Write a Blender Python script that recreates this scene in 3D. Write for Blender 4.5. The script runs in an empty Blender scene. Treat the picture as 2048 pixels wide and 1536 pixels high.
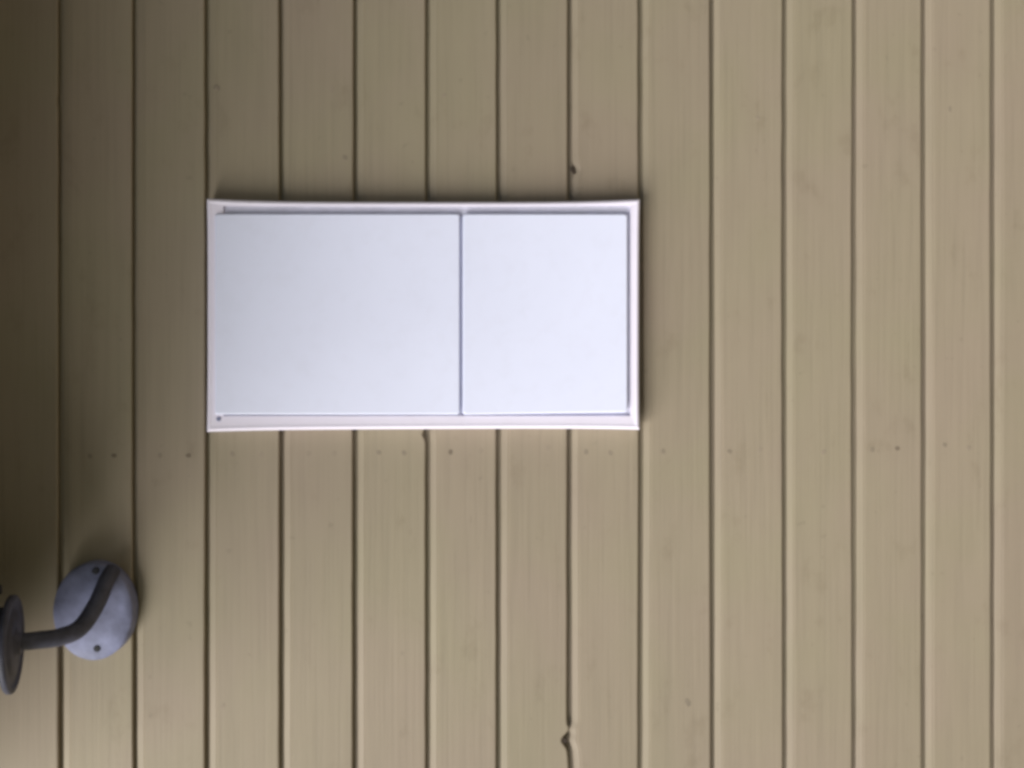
import bpy, bmesh, math, random
from mathutils import Vector, Matrix

random.seed(7)
scene = bpy.context.scene
col = scene.collection
R = math.radians

# ------------------------------------------------------------------ camera
# The photograph was taken with the phone held sideways: the boards of the wall run
# horizontally in the place and the left of the picture is up.
S = 0.00062                       # metres of wall per photograph pixel at the middle
W2 = 1024.0
FOV = R(50)
FPX = W2 / math.tan(FOV / 2)
DIST = FPX * S
TILT = R(2.2)
Z0 = 1.80                         # height of the middle of the picture
fwd = Vector((0, math.cos(TILT), -math.sin(TILT)))
rgt = Vector((0, -math.sin(TILT), -math.cos(TILT)))
upv = Vector((1, 0, 0))
CAM = Vector((0, 0, Z0)) - fwd * DIST
cam_d = bpy.data.cameras.new('camera')
cam = bpy.data.objects.new('camera', cam_d)
col.objects.link(cam)
cam.matrix_world = Matrix(((rgt.x, upv.x, -fwd.x, CAM.x), (rgt.y, upv.y, -fwd.y, CAM.y),
                           (rgt.z, upv.z, -fwd.z, CAM.z), (0, 0, 0, 1)))
cam_d.sensor_width = 36
cam_d.lens = 18 / math.tan(FOV / 2)
cam_d.clip_start = 0.02
cam_d.clip_end = 2000
scene.camera = cam

# ------------------------------------------------------------------ light
LIGHT = Vector((1.27, 1.0, -1.12)).normalized()      # the way the light travels
TO_SUN = -LIGHT
world = bpy.data.worlds.new('World')
scene.world = world
world.use_nodes = True
wn = world.node_tree
sky = wn.nodes.new('ShaderNodeTexSky')
sky.sky_type = 'NISHITA'
sky.sun_disc = False
sky.sun_elevation = math.asin(TO_SUN.z)
sky.sun_rotation = math.atan2(TO_SUN.x, TO_SUN.y) % (2 * math.pi)
wn.links.new(sky.outputs[0], wn.nodes['Background'].inputs[0])
wn.nodes['Background'].inputs[1].default_value = 0.05
sun_d = bpy.data.lights.new('sun', 'SUN')
sun_d.energy = 4.8
sun_d.angle = R(52)
sun_d.color = (1.0, 0.975, 0.935)
sun = bpy.data.objects.new('sun', sun_d)
col.objects.link(sun)
sun.rotation_euler = LIGHT.to_track_quat('-Z', 'Y').to_euler()
sun.location = (-6, -6, 8)

vs = scene.view_settings
vs.view_transform = 'Standard'
vs.look = 'None'
vs.gamma = 1.0
vs.exposure = 0.35
vs.use_curve_mapping = False
scene.cycles.pixel_filter_type = 'BLACKMAN_HARRIS'
scene.cycles.filter_width = 3.5
scene.cycles.max_bounces = 5


def at(u, v, depth=0.0):
    """The point `depth` metres in front of the wall that the photograph shows at (u, v)."""
    d = fwd * FPX + rgt * (u - W2) + upv * (768.0 - v)
    t = (-depth - CAM.y) / d.y
    return CAM + d * t


# ------------------------------------------------------------------ helpers
def tag(o, label=None, cat=None, group=None, kind=None):
    if label: o['label'] = label
    if cat: o['category'] = cat
    if group: o['group'] = group
    if kind: o['kind'] = kind
    return o


def empty(name, loc):
    o = bpy.data.objects.new(name, None)
    col.objects.link(o)
    o.location = loc
    o.empty_display_size = 0.05
    return o


def link(name, bm_or_mesh, mat, parent=None, loc=None, smooth=False):
    """Links one mesh object; its vertices are given relative to loc (world)."""
    if isinstance(bm_or_mesh, bmesh.types.BMesh):
        me = bpy.data.meshes.new(name)
        bmesh.ops.recalc_face_normals(bm_or_mesh, faces=bm_or_mesh.faces)
        bm_or_mesh.to_mesh(me)
        bm_or_mesh.free()
        me.materials.append(mat)
        if smooth:
            me.polygons.foreach_set('use_smooth', [True] * len(me.polygons))
    else:
        me = bm_or_mesh
    o = bpy.data.objects.new(name, me)
    col.objects.link(o)
    loc = Vector(loc) if loc is not None else Vector((0, 0, 0))
    if parent is not None:
        o.parent = parent
        base = Vector((0, 0, 0))
        p = parent
        while p is not None:
            base += p.location
            p = p.parent
        o.location = loc - base
    else:
        o.location = loc
    return o


def box_bm(x0, x1, y0, y1, z0, z1, off=(0, 0, 0), bevel=0.0, segs=2):
    bm = bmesh.new()
    bmesh.ops.create_cube(bm, size=1)
    for v in bm.verts:
        v.co = Vector((x0 if v.co.x < 0 else x1, y0 if v.co.y < 0 else y1,
                       z0 if v.co.z < 0 else z1)) - Vector(off)
    if bevel:
        bmesh.ops.bevel(bm, geom=list(bm.edges), offset=bevel, segments=segs, affect='EDGES', profile=0.5)
    return bm


def lathe_bm(profile, n=48, axis='Z', sx=1.0, sz=1.0):
    """profile: (radius, height) pairs turned about an axis."""
    bm = bmesh.new()
    rings = []
    for r, h in profile:
        ring = []
        if r < 1e-6:
            p = (0, 0, h) if axis == 'Z' else (0, -h, 0)
            ring = [bm.verts.new(p)]
        else:
            for i in range(n):
                a = 2 * math.pi * i / n
                if axis == 'Z':
                    ring.append(bm.verts.new((r * math.cos(a), r * math.sin(a), h)))
                else:
                    ring.append(bm.verts.new((r * sx * math.cos(a), -h, r * sz * math.sin(a))))
        rings.append(ring)
    for a, b in zip(rings, rings[1:]):
        if len(a) == 1 and len(b) == 1:
            continue
        for i in range(n):
            j = (i + 1) % n
            if len(a) == 1:
                bm.faces.new((a[0], b[i], b[j]))
            elif len(b) == 1:
                bm.faces.new((a[i], a[j], b[0]))
            else:
                bm.faces.new((a[i], a[j], b[j], b[i]))
    return bm


def tube_bm(points, radii, n=16, off=(0, 0, 0)):
    pts = [Vector(p) - Vector(off) for p in points]
    bm = bmesh.new()
    prev = None
    ref = Vector((0.3, 0.2, 0.9)).normalized()
    rings = []
    for i, p in enumerate(pts):
        t = (pts[min(i + 1, len(pts) - 1)] - pts[max(i - 1, 0)]).normalized()
        ref = (ref - t * ref.dot(t)).normalized()
        b = t.cross(ref)
        rings.append([bm.verts.new(p + (ref * math.cos(2 * math.pi * k / n) + b * math.sin(2 * math.pi * k / n)) * radii[i])
                      for k in range(n)])
    for a, b in zip(rings, rings[1:]):
        for k in range(n):
            bm.faces.new((a[k], a[(k + 1) % n], b[(k + 1) % n], b[k]))
    bm.faces.new(rings[0][::-1])
    bm.faces.new(rings[-1])
    return bm


def catmull(ps, n=10):
    ps = [Vector(p) for p in ps]
    q = [ps[0] * 2 - ps[1]] + ps + [ps[-1] * 2 - ps[-2]]
    out = []
    for i in range(1, len(q) - 2):
        a, b, c, d = q[i - 1:i + 3]
        for k in range(n):
            t = k / n
            out.append(0.5 * ((2 * b) + (c - a) * t + (2 * a - 5 * b + 4 * c - d) * t * t + (3 * b - a - 3 * c + d) * t ** 3))
    out.append(ps[-1])
    return out


# ------------------------------------------------------------------ materials
class NT:
    def __init__(self, name):
        self.m = bpy.data.materials.new(name)
        self.m.use_nodes = True
        self.t = self.m.node_tree
        self.b = self.t.nodes['Principled BSDF']

    def n(self, kind, **kw):
        o = self.t.nodes.new(kind)
        for k, v in kw.items():
            setattr(o, k, v)
        return o

    def l(self, a, b):
        self.t.links.new(a, b)

    def ramp(self, fac, stops):
        r = self.n('ShaderNodeValToRGB')
        while len(r.color_ramp.elements) < len(stops):
            r.color_ramp.elements.new(0.5)
        for e, (p, c) in zip(r.color_ramp.elements, stops):
            e.position = p
            e.color = (c[0], c[1], c[2], 1) if not isinstance(c, float) else (c, c, c, 1)
        self.l(fac, r.inputs[0])
        return r.outputs[0]

    def mix(self, fac, a, b, mode='MIX'):
        m = self.n('ShaderNodeMix', data_type='RGBA', blend_type=mode)
        for sock, val in ((m.inputs[0], fac), (m.inputs[6], a), (m.inputs[7], b)):
            if isinstance(val, (int, float)):
                sock.default_value = val
            elif isinstance(val, tuple):
                sock.default_value = (val[0], val[1], val[2], 1)
            else:
                self.l(val, sock)
        return m.outputs[2]

    def noise(self, vec, scale, detail=3, rough=0.55):
        t = self.n('ShaderNodeTexNoise')
        t.inputs['Scale'].default_value = scale
        t.inputs['Detail'].default_value = detail
        t.inputs['Roughness'].default_value = rough
        self.l(vec, t.inputs['Vector'])
        return t.outputs['Fac']

    def coords(self, scale=(1, 1, 1), per_object=True):
        """Object coordinates, stretched, shifted by a random amount for each object."""
        tc = self.n('ShaderNodeTexCoord')
        mp = self.n('ShaderNodeMapping')
        mp.inputs['Scale'].default_value = scale
        self.l(tc.outputs['Object'], mp.inputs['Vector'])
        if not per_object:
            return mp.outputs[0]
        oi = self.n('ShaderNodeObjectInfo')
        mu = self.n('ShaderNodeMath', operation='MULTIPLY')
        mu.inputs[1].default_value = 37.0
        self.l(oi.outputs['Random'], mu.inputs[0])
        ad = self.n('ShaderNodeVectorMath', operation='ADD')
        self.l(mp.outputs[0], ad.inputs[0])
        self.l(mu.outputs[0], ad.inputs[1])
        return ad.outputs[0]

    def bump(self, height, strength, dist):
        b = self.n('ShaderNodeBump')
        b.inputs['Strength'].default_value = strength
        b.inputs['Distance'].default_value = dist
        self.l(height, b.inputs['Height'])
        self.l(b.outputs[0], self.b.inputs['Normal'])


def plain(name, c, rough=0.5, metal=0.0, var=0.08, scale=60, bump=0.05):
    k = NT(name)
    f = k.noise(k.coords(), scale, 4)
    k.l(k.ramp(f, [(0.25, tuple(x * (1 - var) for x in c)), (0.75, tuple(min(1, x * (1 + var)) for x in c))]),
        k.b.inputs['Base Color'])
    k.b.inputs['Roughness'].default_value = rough
    k.b.inputs['Metallic'].default_value = metal
    if bump:
        k.bump(f, bump, 0.002)
    return k.m


def board_material():
    k = NT('painted_board')
    # slow drift of the paint from pinkish beige to greenish beige
    drift = k.noise(k.coords((1, 1, 1)), 5.5, 2, 0.5)
    c1 = k.ramp(drift, [(0.34, (0.289, 0.235, 0.174)), (0.5, (0.287, 0.239, 0.171)), (0.66, (0.282, 0.241, 0.165))])
    # the grain runs along the board and telegraphs through the paint
    grain = k.noise(k.coords((2.2, 30, 95)), 2.4, 3, 0.6)
    c2 = k.mix(0.75, c1, k.ramp(grain, [(0.30, 0.91), (0.48, 0.99), (0.7, 1.04)]), 'MULTIPLY')
    # dirt blotches and fly specks
    dirt = k.noise(k.coords((1, 1, 1.6)), 16, 4, 0.65)
    c3 = k.mix(0.55, c2, k.ramp(dirt, [(0.22, (0.72, 0.69, 0.64)), (0.40, (0.97, 0.97, 0.96)), (0.6, (1, 1, 1)), (0.8, (1.05, 1.05, 1.04))]), 'MULTIPLY')
    speck = k.noise(k.coords((1, 1, 1)), 85, 2, 0.4)
    c4 = k.mix(0.28, c3, k.ramp(speck, [(0.0, 0.55), (0.23, 0.62), (0.27, 1.0)]), 'MULTIPLY')
    # one board is a little darker than the next
    oi = k.n('ShaderNodeObjectInfo')
    c5 = k.mix(1.0, c4, k.ramp(oi.outputs['Random'], [(0.0, (0.955, 0.95, 0.945)), (1.0, (1.035, 1.035, 1.03))]), 'MULTIPLY')
    k.l(c5, k.b.inputs['Base Color'])
    k.b.inputs['Roughness'].default_value = 0.62
    k.bump(grain, 0.22, 0.0015)
    return k.m


def enamel(name, c):
    k = NT(name)
    f = k.noise(k.coords(), 7, 3)
    g = k.noise(k.coords(), 55, 4, 0.6)
    a = k.ramp(f, [(0.3, tuple(x * 0.965 for x in c)), (0.7, c)])
    b = k.mix(0.5, a, k.ramp(g, [(0.12, (0.93, 0.92, 0.91)), (0.5, (1, 1, 1))]), 'MULTIPLY')
    k.l(b, k.b.inputs['Base Color'])
    k.b.inputs['Roughness'].default_value = 0.42
    k.bump(f, 0.05, 0.004)
    return k.m


M_BOARD = board_material()
M_DOOR = enamel('white_enamel', (0.765, 0.795, 0.975))
M_FRAME = enamel('white_frame_enamel', (0.82, 0.775, 0.90))
M_GAP = plain('cabinet_inside', (0.66, 0.66, 0.76), 0.6)
M_NAIL = [plain('nail_paint_faint', (0.262, 0.215, 0.158), 0.7), plain('nail_paint', (0.222, 0.182, 0.132), 0.7),
          plain('nail_rust', (0.165, 0.130, 0.092), 0.8)]
M_HOLE = plain('knot_hole_shade', (0.040, 0.027, 0.018), 0.9, var=0.3, scale=300)  # near-black colour stands in for the shade inside broken-out knot holes
M_CHIP = plain('stained_paint', (0.215, 0.178, 0.130), 0.8, var=0.15, scale=200)
M_PLATE = plain('weathered_lamp_metal', (0.190, 0.205, 0.325), 0.6, 0.0, var=0.48, scale=34, bump=0.12)
M_ARM = plain('dark_lamp_metal', (0.050, 0.052, 0.078), 0.55, 0.0, var=0.45, scale=70)
M_SCREW = plain('black_screw', (0.010, 0.010, 0.014), 0.6)
M_TRIM = plain('trim_paint', (0.40, 0.35, 0.27), 0.6, scale=20)
M_SOFFIT = plain('soffit_paint', (0.13, 0.105, 0.07), 0.7, scale=20)
M_ROOF = plain('roof_sheet', (0.16, 0.16, 0.17), 0.5, 0.3, scale=12)
M_CONC = plain('concrete_path', (0.29, 0.235, 0.17), 0.9, var=0.2, scale=9, bump=0.3)
M_SOIL = plain('lawn_ground', (0.100, 0.088, 0.045), 0.95, var=0.35, scale=3, bump=0.4)
k = NT('opal_glass')
k.b.inputs['Base Color'].default_value = (0.80, 0.80, 0.78, 1)
k.b.inputs['Roughness'].default_value = 0.25
k.b.inputs['Transmission Weight'].default_value = 0.15
M_GLASS = k.m

# ------------------------------------------------------------------ the setting
g = bmesh.new()
bmesh.ops.create_grid(g, x_segments=40, y_segments=40, size=400)
for v in g.verts:
    d = math.hypot(v.co.x, v.co.y)
    v.co.z = 0.0 if d < 30 else 0.6 * math.sin(v.co.x * 0.02) * math.cos(v.co.y * 0.017)
tag(link('ground', g, M_SOIL), kind='structure')
tag(link('path', box_bm(-4.0, 6.0, -1.7, 0.06, -0.02, 0.04, bevel=0.006), M_CONC), kind='structure')

# ------------------------------------------------------------------ the boarded wall
X_L, X_R = -1.06, 3.4                       # the corner of the house is just beyond the picture
PITCH = 0.0895
GROOVES_PX = [121, 269.5, 414.5, 563, 711, 856, 997.5, 1139.5, 1282, 1425, 1570, 1709.5, 1848.5, 1986.5]
groove_z = [at(u, 768).z for u in GROOVES_PX]            # top to bottom
while groove_z[0] + PITCH < 3.28:
    groove_z.insert(0, groove_z[0] + PITCH)
FIRST = len(groove_z) - len(GROOVES_PX)
while groove_z[-1] - PITCH > 0.10:
    groove_z.append(groove_z[-1] - PITCH)

wall = empty('boarded_wall', (0, 0, 0.04))
tag(wall, 'beige painted wall of narrow grooved boards behind the white cabinet', 'wall')

GAP = 0.0060
xv = [0.56 - i * 0.0026 for i in range(431)]             # fine steps where the picture looks
X_STEPS = sorted([X_L, -0.9, -0.75, -0.62] + xv + [0.62, 0.8, 1.2, 2.0, X_R])


class Wobble:
    def __init__(self, amp):
        self.t = [(random.uniform(2, 9), random.uniform(0, 6.28), random.uniform(0.3, 1.0) * amp) for _ in range(3)]
        self.t += [(random.uniform(30, 90), random.uniform(0, 6.28), random.uniform(0.1, 0.3) * amp) for _ in range(3)]

    def __call__(self, x):
        return sum(a * math.sin(f * x + p) for f, p, a in self.t)


def v_to_x(v):
    return at(1139, v).x


def bump_fn(x, v, w):
    d = (x - v_to_x(v)) / (w * S)
    return math.exp(-d * d)


def groove_shift(gi, x):
    """(shift of the groove's middle downwards in the place, extra width) of damaged spots."""
    sh = wd = 0.0
    if gi == FIRST + 7:
        wd += -0.0056 * bump_fn(x, 1458, 9)               # paint bridges the joint here
        b = bump_fn(x, 1480, 13)
        sh += -0.0050 * b
        wd += 0.0036 * b
        if x < v_to_x(1490):
            sh += min(1.0, (v_to_x(1490) - x) / 0.028) * 0.0020
        c = bump_fn(x, 338, 12)                           # a knot broken out of the edge
        sh += 0.0018 * c
        wd += 0.0034 * c
    if gi == FIRST + 0:
        c = bump_fn(x, 210, 12)
        wd += 0.0020 * c
    if gi == FIRST + 5:
        c = bump_fn(x, 868, 9)
        sh -= 0.0022 * c
        wd += 0.0030 * c
    return sh, wd


WOB = [(Wobble(0.00030), Wobble(0.00022)) for _ in groove_z]


def groove_edges(gi, x):
    sh, wd = groove_shift(gi, x)
    a, b = WOB[gi]
    mid = groove_z[gi] + a(x) - sh
    half = max(0.0001, GAP / 2 + b(x) + wd / 2)
    return mid + half, mid - half                        # lower edge of upper board, upper edge of lower board


boards, face = [], {}
for i in range(len(groove_z) - 1):
    zt, zb = groove_z[i], groove_z[i + 1]
    org = Vector((0, 0, (zt + zb) / 2))
    seen = FIRST - 1 <= i <= FIRST + 13
    steps = X_STEPS if seen else [X_L, -0.5, 0.0, 0.5, X_R]
    proud = random.uniform(-0.0006, 0.0006)
    cup = 0.00004
    bm = bmesh.new()
    rows = []
    for x in steps:
        lo = groove_edges(i + 1, x)[0]                   # this board's lower edge
        hi = groove_edges(i, x)[1]                       # its upper edge (start of the bevel)
        f = proud
        prof = [(0.016, lo), (0.0020 + f, lo), (0.0007 + f, lo + 0.0006), (f, lo + 0.0020),
                (f - cup, (lo + hi) / 2), (f, hi - 0.0098), (f + 0.0006, hi - 0.0092), (f + 0.0004, hi - 0.0078), (f + 0.0021, hi - 0.0008),
                (f + 0.0028, hi), (0.0085, hi), (0.0085, groove_z[i] + 0.010), (0.016, groove_z[i] + 0.010)]
        rows.append([bm.verts.new(Vector((x, y, z)) - org) for y, z in prof])
    n = len(rows[0])
    for a, b in zip(rows, rows[1:]):
        for q in range(n):
            fc = bm.faces.new((a[q], a[(q + 1) % n], b[(q + 1) % n], b[q]))
            fc.smooth = False
    bm.faces.new(rows[0])
    bm.faces.new(rows[-1][::-1])
    ob = link('board', bm, M_BOARD, wall, org)
    face[ob.name] = proud
    boards.append((zt, zb, ob))
link('sheathing', box_bm(X_L + 0.004, X_R - 0.004, 0.0166, 0.095, 0.06, 3.30, off=(0, 0, 1.4)), M_SOFFIT, wall, (0, 0, 1.4))


def board_at(z):
    for zt, zb, o in boards:
        if zb <= z < zt:
            return o
    return boards[-1][2]


# nail heads, puttied and painted over, along one stud
def blob_mesh(name, r, mat, n=14, rough=0.12, h=0.0002, ax=1.0, az=1.0):
    bm = bmesh.new()
    ph = random.uniform(0, 6)
    ring, top = [], []
    for q in range(n):
        a = 2 * math.pi * q / n
        rr = r * (1 + rough * math.sin(2 * a + ph) + random.uniform(-rough, rough) * 0.6)
        ring.append(bm.verts.new((rr * math.cos(a) * ax, 0.0012, rr * math.sin(a) * az)))
        top.append(bm.verts.new((rr * 0.72 * math.cos(a) * ax, -h, rr * 0.72 * math.sin(a) * az)))
    for q in range(n):
        bm.faces.new((ring[q], ring[(q + 1) % n], top[(q + 1) % n], top[q]))
    bm.faces.new(top)
    me = bpy.data.meshes.new(name)
    bmesh.ops.recalc_face_normals(bm, faces=bm.faces)
    bm.to_mesh(me)
    bm.free()
    me.materials.append(mat)
    return me


NAIL_ME = [[blob_mesh('nail', 0.0040, M_NAIL[c]) for _ in range(3)] for c in range(3)]
NAILS = [(180, 912, 1), (228, 911, 2), (320, 911, 1), (377, 911, 2), (465, 908, 1), (523, 910, 0), (617, 908, 0), (668, 908, 0),
         (757, 905, 1), (808, 906, 1), (901, 904, 2), (961, 903, 0), (1095, 896, 0), (1172, 904, 1), (1221, 906, 1),
         (1326, 903, 1), (1459, 903, 1), (1520, 900, 0), (1648, 904, 0), (1745, 900, 1), (1795, 897, 2), (1890, 890, 1), (1938, 896, 0)]
for u, v, c in NAILS:
    p = at(u, v)
    bd = board_at(p.z)
    link('nail', random.choice(NAIL_ME[c]), None, bd, (p.x, face[bd.name], p.z))

SPOTS = [(1900, 218, 0.0034, M_CHIP), (690, 315, 0.0036, M_CHIP), (435, 176, 0.0042, M_CHIP), (664, 178, 0.0040, M_NAIL[0]),
         (1375, 1405, 0.0048, M_CHIP), (888, 190, 0.0030, M_NAIL[0]), (1516, 236, 0.0036, M_NAIL[0]), (446, 1412, 0.0036, M_NAIL[0])]
for u, v, r, m in SPOTS:
    p = at(u, v)
    bd = board_at(p.z)
    link('knot', blob_mesh('knot', r, m, rough=0.22, h=0.0002, ax=1.25), None, bd, (p.x, face[bd.name], p.z))
for u, v, r in ((1146, 340, 0.0045), (1129, 1481, 0.0042)):
    p = at(u, v)
    link('knot', blob_mesh('knot', r, M_HOLE, rough=0.25, h=-0.0006, ax=1.1, az=0.8), None, board_at(p.z), (p.x, 0.0002, p.z))

# ------------------------------------------------------------------ corner and eave of the house, added shade canopy
trim = empty('corner_trim', (X_L - 0.045, 0, 0.04))
tag(trim, 'beige corner board where the boarded wall ends', 'trim')
link('front_board', box_bm(X_L - 0.092, X_L - 0.002, -0.012, 0.010, 0.05, 3.24, off=(X_L, 0, 1.4), bevel=0.002), M_TRIM, trim, (X_L, 0, 1.4))
link('side_board', box_bm(X_L - 0.092, X_L - 0.070, 0.0105, 0.10, 0.05, 3.24, off=(X_L, 0, 1.4), bevel=0.002), M_TRIM, trim, (X_L, 0, 1.4))

SOF = 2.60
SHADE_L, SHADE_OUT, SHADE_R = -0.55, 0.71, 2.6  # reach of the added canopy, set by the shade it casts
def roof(name, label, cat, sof, xl, xr, out, rise, back, tongue):
    """A boarded soffit with fascia, end boards and a corrugated sheet on top."""
    e = empty(name, ((xl + xr) / 2, 0, sof))
    tag(e, label, cat)
    n = int((xr - xl) / 0.12)
    w = (xr - xl) / n
    me = None
    for i in range(n):
        x = xl + i * w
        if me is None:
            o = link('soffit_board', box_bm(0.0015, w - 0.0015, -out + 0.027, -0.006, 0, 0.014, bevel=0.001), M_SOFFIT, e, (x, 0, sof))
            me = o.data
        else:
            link('soffit_board', me, None, e, (x, 0, sof))
    c = ((xl + xr) / 2, 0, sof)
    link('fascia', box_bm(xl - 0.02, xr + 0.02, -out, -out + 0.026, sof - 0.03, sof + 0.15, off=c, bevel=0.002), M_TRIM, e, c)
    for x0 in (xl - 0.02, xr + 0.001):
        link('end_board', box_bm(x0, x0 + 0.019, -out + 0.0265, -0.006, sof - 0.002, sof + 0.15, off=c, bevel=0.001), M_TRIM, e, c)
    bm = bmesh.new()
    ra = []
    m = int((xr - xl + 0.1) / 0.019) * 2
    for i in range(m + 1):
        xx = xl - 0.05 + (xr - xl + 0.10) * i / m
        dz = 0.009 * math.sin(i * math.pi / 4)
        ra.append([bm.verts.new(Vector((xx, yy, zz + dz)) - Vector(c)) for yy, zz in
                   ((-out - 0.05, sof + 0.165), (back, sof + rise), (back, sof + rise + 0.004), (-out - 0.05, sof + 0.169))])
    for a, b in zip(ra, ra[1:]):
        for q in range(4):
            bm.faces.new((a[q], a[(q + 1) % 4], b[(q + 1) % 4], b[q]))
    link('roof_sheet', bm, M_ROOF, e, c, smooth=True)


roof('shade_canopy', 'unseen boarded canopy added above the lamp and cabinet to shade the wall', 'canopy', SOF, SHADE_L, SHADE_R, SHADE_OUT, 0.40, -0.008, 0)  # unseen canopy, added to darken the upper part of the wall
roof('roof_eave', 'narrow roof eave along the top of the boarded wall', 'eave', 3.31, X_L - 0.15, X_R, 0.28, 1.4, 2.4, 0)

# ------------------------------------------------------------------ the white cabinet
BD = 0.025                                    # how far the frame stands off the wall


def P(u, v, depth):
    return at(u, v, depth)


cab_c = at(846, 628)
cab = empty('wall_cabinet', (cab_c.x, 0, at(1280, 628).z))
tag(cab, 'white metal wall cabinet with two flush doors, mounted on the beige boards', 'cabinet')

# frame: outer loop (slightly bowed sides), rolled edge, flat rim, inner return, back of the recess
def side(a, b, n, bow):
    out = []
    for i in range(n):
        t = i / n
        p = (a[0] + (b[0] - a[0]) * t, a[1] + (b[1] - a[1]) * t)
        k = 1 - (2 * t - 1) ** 4
        out.append((p[0] + bow[0] * k, p[1] + bow[1] * k))
    return out


def loop(c, n, bows):
    pts = []
    for q in range(4):
        pts += side(c[q], c[(q + 1) % 4], n, bows[q])
    return pts


N = 14
OUT = [(412.5, 396.5), (1280.5, 397.5), (1280.0, 859.5), (412.5, 864.0)]
BOW = [(0, 6.0), (-1.5, 0), (0, -3.5), (1.5, 0)]
INN = [(446.0, 411.5), (1261.5, 410.5), (1261.0, 832.0), (446.0, 832.0)]


def inset(pts, d):
    cx, cy = 846, 629
    return [(u - d * (1 if u > cx else -1) * (1 if min(abs(u - 412), abs(u - 1280)) < 6 else 0),
             v - d * (1 if v > cy else -1) * (1 if min(abs(v - 397), abs(v - 861)) < 12 else 0)) for u, v in pts]


outer = loop(OUT, N, BOW)
inner = loop(INN, N, [(0, 0)] * 4)
rings = [(outer, 0.0015), (outer, BD - 0.0040), (inset(outer, 1.2), BD - 0.0016), (inset(outer, 4.0), BD - 0.0003), (inset(outer, 7.0), BD),
         (inset(outer, 9.5), BD - 0.0006), (inner, BD - 0.0012), (inner, BD - 0.0062)]
bm = bmesh.new()
vr = []
for pts, d in rings:
    vr.append([bm.verts.new(P(u, v, BD) * 1.0 + Vector((0, BD - d, 0)) - cab_c) for u, v in pts])
m = len(outer)
for a, b in zip(vr, vr[1:]):
    for q in range(m):
        bm.faces.new((a[q], a[(q + 1) % m], b[(q + 1) % m], b[q]))
fr = link('frame', bm, M_FRAME, cab, cab_c)
bm = bmesh.new()
vv = [bm.verts.new(P(u, v, BD) + Vector((0, 0.0060, 0)) - cab_c) for u, v in ((438, 406), (1266, 406), (1266, 838), (438, 838))]
f = bm.faces.new(vv)
r = bmesh.ops.extrude_face_region(bm, geom=[f])
for v in [e for e in r['geom'] if isinstance(e, bmesh.types.BMVert)]:
    v.co.y += 0.010
link('back_panel', bm, M_GAP, cab, cab_c)


def door(corners, front, radius, thick=0.010):
    """A pressed door leaf with rounded corners and a rolled edge."""
    pts = []
    for q in range(4):
        a, b, c = (Vector(corners[(q + s) % 4]) for s in (-1, 0, 1))
        ea, ec = (a - b).normalized(), (c - b).normalized()
        for s in range(6):
            t = s / 5 * math.pi / 2
            pts.append(b + ea * radius * (1 - math.sin(t)) + ec * radius * (1 - math.cos(t)))
    ctr = sum((Vector(c) for c in corners), Vector((0, 0))) / 4
    bm = bmesh.new()
    rr = []
    for ins, d in ((0, front - thick), (0, front - 0.0016), (0.9, front - 0.0005), (2.4, front), ):
        ring = []
        for p in pts:
            dv = p - ctr
            q = Vector((p.x - ins * (1 if dv.x > 0 else -1), p.y - ins * (1 if dv.y > 0 else -1)))
            ring.append(bm.verts.new(P(q.x, q.y, BD) + Vector((0, BD - d, 0)) - cab_c))
        rr.append(ring)
    m = len(pts)
    for a, b in zip(rr, rr[1:]):
        for q in range(m):
            bm.faces.new((a[q], a[(q + 1) % m], b[(q + 1) % m], b[q]))
    bm.faces.new(rr[-1])
    bm.faces.new(rr[0][::-1])
    return bm


tag(link('door', door([(430.5, 428), (919.5, 428), (919.5, 829), (430.5, 829)], BD + 0.0022, 5), M_DOOR, cab, cab_c), 'larger blank door of the cabinet')
tag(link('door', door([(925.5, 428), (1254.5, 428.5), (1254.5, 824.5), (925.5, 829.5)], BD + 0.0030, 6), M_DOOR, cab, cab_c), 'smaller blank door of the cabinet')
p = at(437, 838, BD)
bm = lathe_bm([(0.0, 0.0008), (0.0022, 0.0008), (0.0028, 0.0), (0.0028, -0.002)], 16, 'Y')
link('screw', bm, M_PLATE, cab, (p.x, -BD + 0.0004, p.z))

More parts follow.
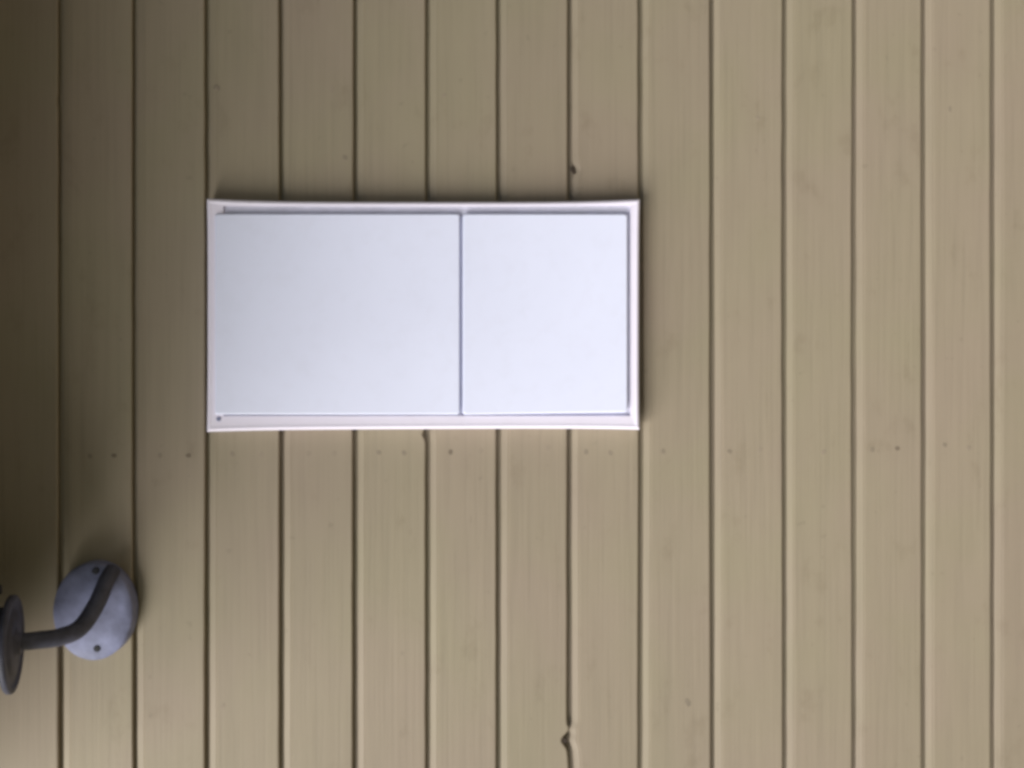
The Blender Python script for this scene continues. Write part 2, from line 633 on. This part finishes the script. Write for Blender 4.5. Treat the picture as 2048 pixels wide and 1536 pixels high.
# ------------------------------------------------------------------ the wall lamp
pc = at(198, 1216)
lamp = empty('wall_lamp', (pc.x, 0, pc.z))
tag(lamp, 'grey wall lamp with dark swan-neck arm on an oval back plate', 'lamp')
a_, b_ = 95 * S, 77 * S
bm = lathe_bm([(1.0, 0.0004), (1.0, 0.019), (0.985, 0.0215), (0.95, 0.023), (0.80, 0.0255), (0.5, 0.028), (0.22, 0.0295), (0.0, 0.030)], 64, 'Y', a_, b_)
plate = link('back_plate', bm, M_PLATE, lamp, (pc.x, 0, pc.z), smooth=True)
for u, v in ((191, 1142), (194, 1297)):
    p = at(u, v, 0.026)
    bm = lathe_bm([(0.0, 0.0012), (0.0032, 0.0012), (0.0042, 0.0), (0.0042, -0.004)], 20, 'Y')
    link('screw', bm, M_SCREW, plate, (p.x, -0.0262, p.z))
arm_px = [(226, 1140, 0.018), (214, 1160, 0.032), (192, 1210, 0.052), (160, 1256, 0.074), (120, 1274, 0.092), (78, 1280, 0.106), (40, 1284, 0.116), (28, 1285, 0.119)]
pts = catmull([at(*q) for q in arm_px], 8)
rad = [0.0092 + 0.0010 * math.sin(math.pi * i / (len(pts) - 1)) for i in range(len(pts))]
o0 = at(140, 1268, 0.07)
link('arm', tube_bm(pts, rad, 20, o0), M_ARM, lamp, o0, smooth=True)
gc = at(31, 1288, 0.122)                       # foot of the lamp head; the head leans out from the wall
lean = Matrix.Rotation(R(11), 4, 'X')


def leaned(bm):
    bmesh.ops.transform(bm, matrix=lean, verts=bm.verts)
    return bm


bm = leaned(lathe_bm([(0.0, -0.006), (0.012, -0.006), (0.013, -0.002), (0.020, 0.0), (0.034, 0.0002), (0.0345, 0.0018), (0.047, 0.0018), (0.0475, 0.0004), (0.0525, 0.0004),
               (0.0540, 0.002), (0.0540, 0.006), (0.0525, 0.0075), (0.040, 0.0085), (0.0, 0.0085)], 64, 'Z'))
gal = link('gallery', bm, M_ARM, lamp, gc, smooth=True)
bm = leaned(tube_bm([Vector((0.036, 0, 0.020)), Vector((0.056, 0, 0.020)), Vector((0.0565, 0, 0.020)), Vector((0.066, 0, 0.020))],
                    [0.0022, 0.0022, 0.0062, 0.0062], 12))
link('thumb_screw', bm, M_SCREW, gal, gc)
bm = leaned(lathe_bm([(0.038, 0.008), (0.040, 0.010), (0.042, 0.024), (0.080, 0.033), (0.112, 0.058), (0.124, 0.105), (0.127, 0.150), (0.128, 0.176),
                      (0.125, 0.176), (0.124, 0.150), (0.120, 0.107), (0.108, 0.062), (0.076, 0.038), (0.0, 0.034)], 56, 'Z'))
link('lamp_head', bm, M_ARM, lamp, gc, smooth=True)
bm = leaned(lathe_bm([(0.1238, 0.160), (0.1238, 0.166), (0.09, 0.172), (0.04, 0.176), (0.0, 0.177)], 56, 'Z'))
link('glass', bm, M_GLASS, lamp, gc, smooth=True)
